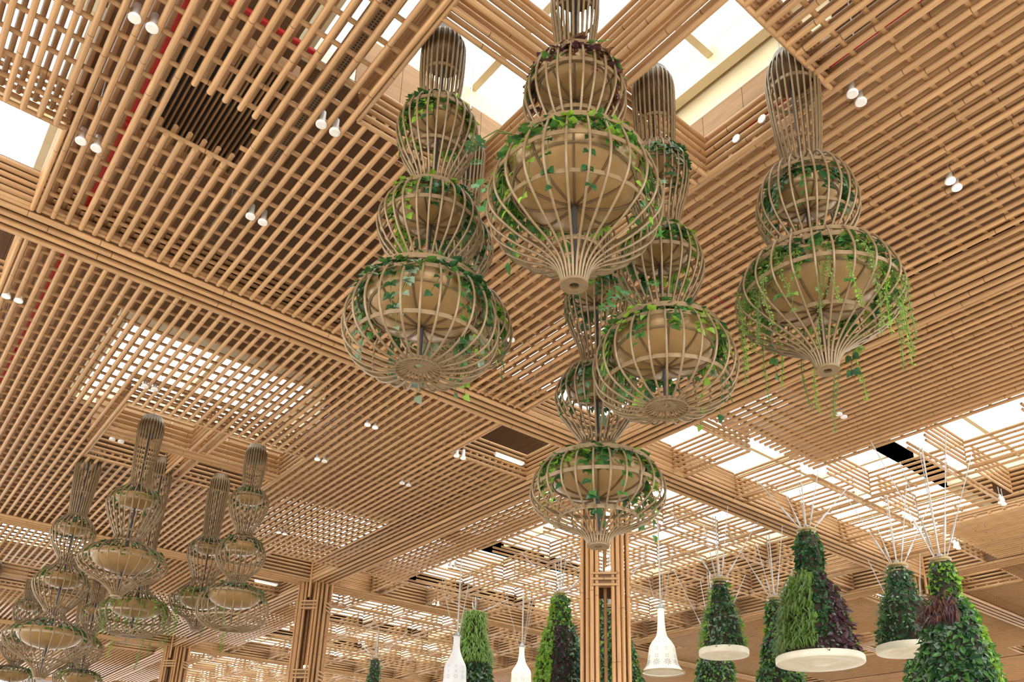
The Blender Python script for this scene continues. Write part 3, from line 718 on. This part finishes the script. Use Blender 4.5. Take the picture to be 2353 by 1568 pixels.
for lab, x, y, k, sd, pl, st in (
    ('tall three-tier planter with funnel base at the left of the far group, fern tuft on its upper bowl', -10.94, 11.1, 4, 71, ['deep', 'ivy', 'deep'], 0),
    ('planter with the highest top in the far left group, wide lower bowl with fern leaves', -10.22, 7.57, 2, 72, ['ivy', 'deep'], 0),
    ('rightmost planter of the far left group, three tiers with bare bowls', -7.26, 7.35, 3, 73, ['deep', 'deep', 'deep'], 0),
    ('planter between the two of the far left group, dense dark leaves and funnel base', -7.25, 10.32, 1, 74, ['deep', 'strand'], 8),
    ('planter whose single bowl hangs below the highest one of the far left group, with long green strands', -9.04, 10.31, 0, 75, ['strand'], 26),
    ('small far planter at lower left with a bulging upper bowl', -9.48, 26.32, 3, 76, ['deep', 'ivy', 'ivy'], 0),
    ('far planter cut by the left edge of the picture', -11.2, 26.0, 4, 77, ['deep', 'deep', 'deep'], 0),
    ('far planter at lower left, between the small one and the tall three-tier planter', -7.1, 25.0, 3, 78, ['ivy', 'ivy', 'ivy'], 0),
    ('farthest planter at the bottom left, behind the tall three-tier planter', -6.9, 28.0, 4, 79, ['ivy', 'deep', 'ivy'], 6),
    ):
    p_, b_ = far_prof(k)
    planter(lab, x, y, .54, p_, b_, sd, pl, 1, 26, .017, .14, GL, st)
for lab, x, y, dz in (('tiny far planter below the big green tower, left of two', 27.5, -.9, -.6), ('tiny far planter below the big green tower, right of two', 25.0, -2.9, -.9), ('tiny far planter below the tower with the round slab at right', 26.3, -5.6, -1.2)):
    p_, b_ = far_prof(3)
    planter(lab, x, y, .54 + dz, [(r, z + dz) for r, z in p_], [(z + dz, r) for z, r in b_], 90, 'deep', 1, 22, .02, .14, 'tiny far planters at lower right')

# ------------------------------------------------------------------ green towers of living plants
def tower(label, x, y, rows, species, disc, seed, big=1.0, n=1500, cables=True):
    R_ = random.Random(seed); top = rows[0][0]
    t = thing('green_tower', label, 'plant tower', (x, y, top), 'hanging plant towers')
    pr = [(r, z - top) for z, r in rows]
    mb = MB(); mb.lathe([(0, -.05)] + [(r * .90, z - .05 if i == 0 else z) for i, (r, z) in enumerate(pr)] + [(0, pr[-1][1])], 20); mb.build('planting_core', M['soil'], t)
    mb = MB(); r0 = pr[0][0]; mb.lathe([(0, .06), (r0 * 1.25, .06), (r0 * 1.25, .0), (r0 * .9, -.01), (r0 * .9, -.12), (r0 * 1.1, -.13), (r0 * 1.1, -.17), (0, -.17)], 24); mb.build('top_cap', M['brass'], t)
    if disc:
        rb, zb = pr[-1]; rd = rb * disc; mb = MB()
        mb.lathe([(rb * .8, zb + .06), (rd, zb + .06), (rd * 1.02, zb + .03), (rd * 1.02, zb - .12), (rd, zb - .14), (rd * .72, zb - .14), (rd * .66, zb - .10), (rd * .30, zb - .10), (rd * .26, zb - .15), (0, zb - .15)], 40); mb.build('base_slab', M['ivory'], t)
    # sample the cone surface
    segs = []; tot = 0
    for i in range(len(pr) - 1):
        a = (pr[i][0] + pr[i + 1][0]) * math.hypot(pr[i][0] - pr[i + 1][0], pr[i][1] - pr[i + 1][1]); tot += a; segs.append(tot)
    mbs = {}
    H_ = pr[-1][1]
    for _ in range(int(n * tot / 4)):
        q = R_.random() * tot; i = next(k for k, s in enumerate(segs) if s >= q); u = R_.random()
        r = pr[i][0] + (pr[i + 1][0] - pr[i][0]) * u; z = pr[i][1] + (pr[i + 1][1] - pr[i][1]) * u - .06
        an = R_.random() * 2 * PI
        if z / H_ > .965: continue
        # angle measured from the side facing the hall's corner: 0 = towards the camera side, + = right
        f_ = (an + 2.30 + PI) % (2 * PI) - PI
        m, T, sz = species(f_, z / H_, R_)
        nrm = Vector((math.cos(an), math.sin(an), .25)); tip = Vector((math.cos(an) * .55 + R_.gauss(0, .45), math.sin(an) * .55 + R_.gauss(0, .45), -.55 + R_.gauss(0, .45)))
        if T is BLADE: tip = nrm * .6 + Vector((R_.gauss(0, .3), R_.gauss(0, .3), .35)); 
        rr = r * (.9 + .14 * R_.random())
        if T is BLADE:
            p = Vector((rr * math.cos(an), rr * math.sin(an), z)); s_ = sz * R_.uniform(.7, 1.2); side = Vector((-math.sin(an), math.cos(an), 0)) * (.02 * s_ / .4)
            o1 = p + nrm * s_ * .35 + Vector((R_.gauss(0, .04), R_.gauss(0, .04), s_ * .22)); o2 = p + nrm * s_ * .55 + Vector((R_.gauss(0, .07), R_.gauss(0, .07), -s_ * .35))
            mbs.setdefault((m, 0), MB()).poly([p - side, p + side, o1 + side, o1 - side, o2], [(0, 1, 2, 3), (3, 2, 4)])
        else: addleaf(mbs.setdefault((m, 1), MB()), T, (rr * math.cos(an), rr * math.sin(an), z), tip, nrm + Vector((R_.gauss(0, .3), R_.gauss(0, .3), R_.gauss(0, .3))), sz * R_.uniform(.7, 1.25))
    for (m, _), mb in mbs.items(): stuff(mb.build('foliage', M[m], t))
    if cables:
        tube('suspension_rod', (.03, .02, .05), (.03, .02, -top - .02), .022, M['rod'], t); tube('suspension_cable', (-.06, -.02, .05), (-.1, .04, -top - .02), .012, M['cable'], t)
        for k in range(4):
            an = PI / 4 + k * PI / 2 + .3; q = Vector((math.cos(an) * 1.55, math.sin(an) * 1.55, -top - .02)) if k % 2 else Vector((math.cos(an) * 1.0, math.sin(an) * 1.0, -top - .02))
            p = Vector((math.cos(an) * r0 * .8, math.sin(an) * r0 * .8, .05)); tube('stay_cable', p, q, .013, M['cable'], t)
            tube('turnbuckle', p.lerp(q, .15), p.lerp(q, .32 if -top > 2 else .4), .028, M['cable'], t)
        box('junction_box', -.06, .06, -.05, .05, .06, .2, M['cable'], t)
def sp_big(f_, u, R_):
    if u < .36: return R_.choice((('deep', IVY, .13), ('ivy', IVY, .12), ('deep', OVAL, .16)))
    if f_ < -.28 - .1 * R_.random(): return ('grass', BLADE, .5) if R_.random() < .85 else ('lime', OVAL, .2)
    if f_ > .12 + .5 * max(0, .8 - u) + .08 * R_.random() and f_ < 1.15: return R_.choice((('purple', OVAL, .24), ('purple', OVAL, .2), ('silver', OVAL, .15), ('purple', OVAL, .26)))
    if f_ >= 1.15: return R_.choice((('ivy', OVAL, .16), ('lime', IVY, .14)))
    if u > .86: return R_.choice((('purple', OVAL, .24), ('silver', OVAL, .16)))
    return R_.choice((('deep', OVAL, .17), ('deep', IVY, .15), ('ivy', OVAL, .16)))
def sp_dark(f_, u, R_):
    if abs(f_) > 1.0 and R_.random() < .6: return ('ivy', BLADE, .32) if R_.random() < .5 else ('ivy', OVAL, .14)
    return R_.choice((('deep', OVAL, .15), ('deep', IVY, .14), ('deep', BLADE, .25), ('ivy', IVY, .12), ('silver', OVAL, .13)))
def sp_silver(f_, u, R_):
    if abs(f_) > .9: return R_.choice((('ivy', BLADE, .3), ('lime', OVAL, .15)))
    if u > .55: return R_.choice((('silver', OVAL, .17), ('deep', OVAL, .16), ('ivy', OVAL, .16)))
    return R_.choice((('deep', IVY, .14), ('ivy', IVY, .13), ('silver', OVAL, .13)))
def sp_mix(f_, u, R_):
    if f_ > .5: return R_.choice((('lime', IVY, .15), ('ivy', OVAL, .17)))
    if u < .3: return R_.choice((('lime', IVY, .13), ('ivy', IVY, .12), ('deep', IVY, .12)))
    if u < .5 and f_ < -.1: return R_.choice((('dry', BLADE, .45), ('purple', BLADE, .45)))
    return R_.choice((('deep', IVY, .18), ('ivy', OVAL, .22), ('silver', OVAL, .2)))
def sp_lime(f_, u, R_):
    if f_ < -.35: return ('lime', IVY, .16) if R_.random() < .8 else ('grass', BLADE, .3)
    if u < .32: return R_.choice((('ivy', IVY, .14), ('lime', IVY, .12)))
    if f_ < .45: return R_.choice((('purple', OVAL, .17), ('deep', OVAL, .16), ('purple', OVAL, .15)))
    return R_.choice((('deep', OVAL, .18), ('silver', OVAL, .15)))
def sp_grass(f_, u, R_):
    if u < .55: return ('grass', BLADE, .5) if R_.random() < .8 else ('lime', BLADE, .45)
    return R_.choice((('deep', IVY, .18), ('ivy', IVY, .16), ('silver', OVAL, .2), ('deep', OVAL, .18)))
def sp_plain(f_, u, R_): return R_.choice((('ivy', IVY, .15), ('deep', IVY, .15), ('ivy', OVAL, .16), ('lime', IVY, .12), ('silver', OVAL, .13)))
tower('large green tower with yellow grass on its left and purple leaves on its right, round ivory slab', 5.72, -2.67, [(-1.61, .23), (-1.92, .34), (-3.06, .40), (-3.25, .62), (-3.96, .79), (-4.72, .93), (-5.4, 1.05)], sp_big, 1.12, 1, n=2300)
tower('dark green tower with an ivory slab, second from the right', 8.52, -3.87, [(-2.37, .25), (-2.6, .33), (-3.14, .40), (-3.41, .58), (-4.2, .75), (-4.84, .84)], sp_dark, 1.06, 2, n=2300)
tower('small silvery green tower with an ivory slab, right of the largest bell lamp', 6.06, .88, [(-2.28, .24), (-2.5, .27), (-3.08, .36), (-3.51, .56), (-4.35, .69), (-4.60, .72)], sp_silver, 1.06, 3, n=2300)
tower('narrow green tower left of the large one, partly behind it', 8.84, .74, [(-2.39, .22), (-2.58, .27), (-3.34, .34), (-3.94, .51), (-5.22, .76), (-6.2, .95)], sp_plain, 1.1, 4, n=2200)
tower('rightmost green tower with broad leaves and a dry tuft, cut by the lower edge', 6.07, -6.25, [(-3.30, .21), (-3.48, .29), (-4.23, .35), (-4.58, .53), (-5.47, .77), (-6.43, .92), (-6.9, 1.0)], sp_mix, 1.1, 5, n=2300)
tower('green tower left of the middle column, lime leaves on its left and dark purple in front', 5.08, 7.57, [(-1.57, .20), (-1.7, .30), (-2.63, .39), (-2.96, .57), (-3.78, .76), (-4.86, .89), (-5.6, 1.0)], sp_lime, 1.1, 6, n=2300)
tower('green tower with grassy yellow top, behind the white unlit bell lamp', 6.13, 14.59, [(-.79, .31), (-.96, .38), (-2.18, .50), (-2.57, .67), (-3.87, .91), (-5.1, 1.1)], sp_grass, 1.1, 7, n=2300)
tower('green tower hidden behind the middle column, ivory slab seen through its slot', 6.89, 7.14, [(-.91, .20), (-1.09, .29), (-1.87, .36), (-2.22, .42), (-2.9, .45), (-3.03, .46)], sp_plain, 1.06, 8, n=2000)
tower('lower green tower behind the middle column, showing on its right side', 5.26, 5.11, [(-2.48, .23), (-2.72, .31), (-3.19, .46), (-3.81, .76), (-5.14, 1.02), (-6.2, 1.15)], sp_plain, 1.1, 9, n=2200)
tower('tiny dark green tower left of the white bell lamps', 6.20, 23.35, [(-1.59, .20), (-1.7, .25), (-2.78, .30), (-3.6, .5)], sp_dark, 1.1, 10, n=1500)
tower('green tower below the small silvery one, cut by the lower edge', 10.79, 4.99, [(-2.96, .20), (-3.3, .47), (-3.64, .63), (-4.44, .75), (-5.4, .85)], sp_plain, 1.1, 12, n=1800)
tower('green tower peeping out between the two right ones at the lower edge', 15.04, -.93, [(-3.62, .19), (-3.86, .40), (-4.62, .55), (-5.6, .7)], sp_plain, 1.1, 13, n=1600)

# ------------------------------------------------------------------ bell lamps
def bell(label, x, y, rows, lit, seed):
    top = rows[0][0]; t = thing('bell_lamp', label, 'lamp', (x, y, top), 'white bell lamps')
    pr = [(r, 0, z - top) for z, r in rows]; sm = []
    pp = smooth([(r, z - top) for z, r in rows], 5); prof = [(p.x, p.z) for p in pp]
    rb, zb = prof[-1]
    mb = MB(); mb.lathe([(0, .02)] + prof + [(rb * .97, zb - .03)] + [(r * .95, z) for r, z in prof[::-1]], 40); mb.build('shade', M['shade' if lit else 'shade_off'], t)
    mb = MB(); mb.ring(rb * .995, zb - .015, .025, .022, 40); mb.build('rim', M['brass'], t)
    mb = MB(); mb.lathe([(rb * .93, zb + .02), (rb * .6, zb + .06), (0, zb + .07)], 30); mb.build('lower_diffuser', M['ivory'], t)
    mb = MB(); mb.lathe([(.03, .14), (.06, .13), (.09, .03), (.17, .02), (.17, -.02), (.1, -.03)], 20); mb.build('top_collar', M['cable'], t)
    tube('suspension_rod', (0, 0, .1), (0, 0, -top + .3), .022, M['rod'], t); tube('suspension_cable', (.05, .02, .1), (.07, .02, -top + .3), .012, M['cable'], t)
    for k in range(3):
        an = k * 2.1 + .5; q = Vector((math.cos(an) * .9, math.sin(an) * .9, -top + .1)); p = Vector((math.cos(an) * .14, math.sin(an) * .14, .02)); tube('stay_cable', p, q, .009, M['cable'], t)
    # printed snowflake motifs: small diamonds lying on the shade
    def at(z):
        for i in range(len(prof) - 1):
            if prof[i + 1][1] <= z <= prof[i][1]:
                u = (prof[i][1] - z) / max(1e-6, prof[i][1] - prof[i + 1][1]); return prof[i][0] + (prof[i + 1][0] - prof[i][0]) * u
        return rb
    mb = MB(); nf = 9
    def dot(an, z, s):
        r = at(z) + .006; q = []
        for da, dz in ((-s, 0), (0, -s * 1.3), (s, 0), (0, s * 1.3)): a = an + da / r; rr = at(z + dz) + .006; q.append((rr * math.cos(a), rr * math.sin(a), z + dz))
        mb.poly(q, [(0, 1, 2, 3)])
    for k in range(nf):
        an = 2 * PI * k / nf
        for zc, rad, s in ((zb + .26, .095, .02), (zb + .47, .05, .018), (zb + .72, .045, .016), (zb + 1.0, .06, .018), (zb + 1.2, .04, .014), (zb + 1.4, .035, .012)):
            if zc > -.5: continue
            rad_n = 8 if rad > .09 else 4 if rad < .06 else 6
            dot(an, zc, s * .7)
            for j in range(rad_n):
                a = 2 * PI * j / rad_n + PI / 4 * (rad_n == 4)
                dot(an + rad * math.cos(a) / at(zc), zc + rad * math.sin(a), s)
                if rad > .09: dot(an + rad * .55 * math.cos(a) / at(zc), zc + rad * .55 * math.sin(a), s * .8)
    stuff(mb.build('printed_motif', M['pattern'], t))
B_ = [(-2.88, .11), (-3.36, .12), (-3.81, .17), (-4.03, .32), (-4.22, .42), (-4.46, .46), (-4.82, .53), (-5.05, .70)]
bell('lit white bell lamp right of the middle column, with snowflake print', 5.55, 3.0, B_, True, 1)
bell('unlit white bell lamp in front of the grassy green tower', 3.02, 11.32, [(-2.88, .13), (-3.36, .14), (-3.70, .24), (-4.04, .40), (-4.28, .43), (-4.67, .45), (-5.2, .51), (-5.52, .66)], False, 2)
bell('lit white bell lamp left of the lime leaved tower, smallest of the three', 6.93, 12.13, [(-2.57, .11), (-3.04, .13), (-3.33, .22), (-3.63, .40), (-3.92, .42), (-4.64, .49), (-5.0, .63)], True, 3)

# drop holders that ended up with nothing in view
for o in list(S.objects):
    if o.type == 'EMPTY' and o.parent is None and not o.children: bpy.data.objects.remove(o)
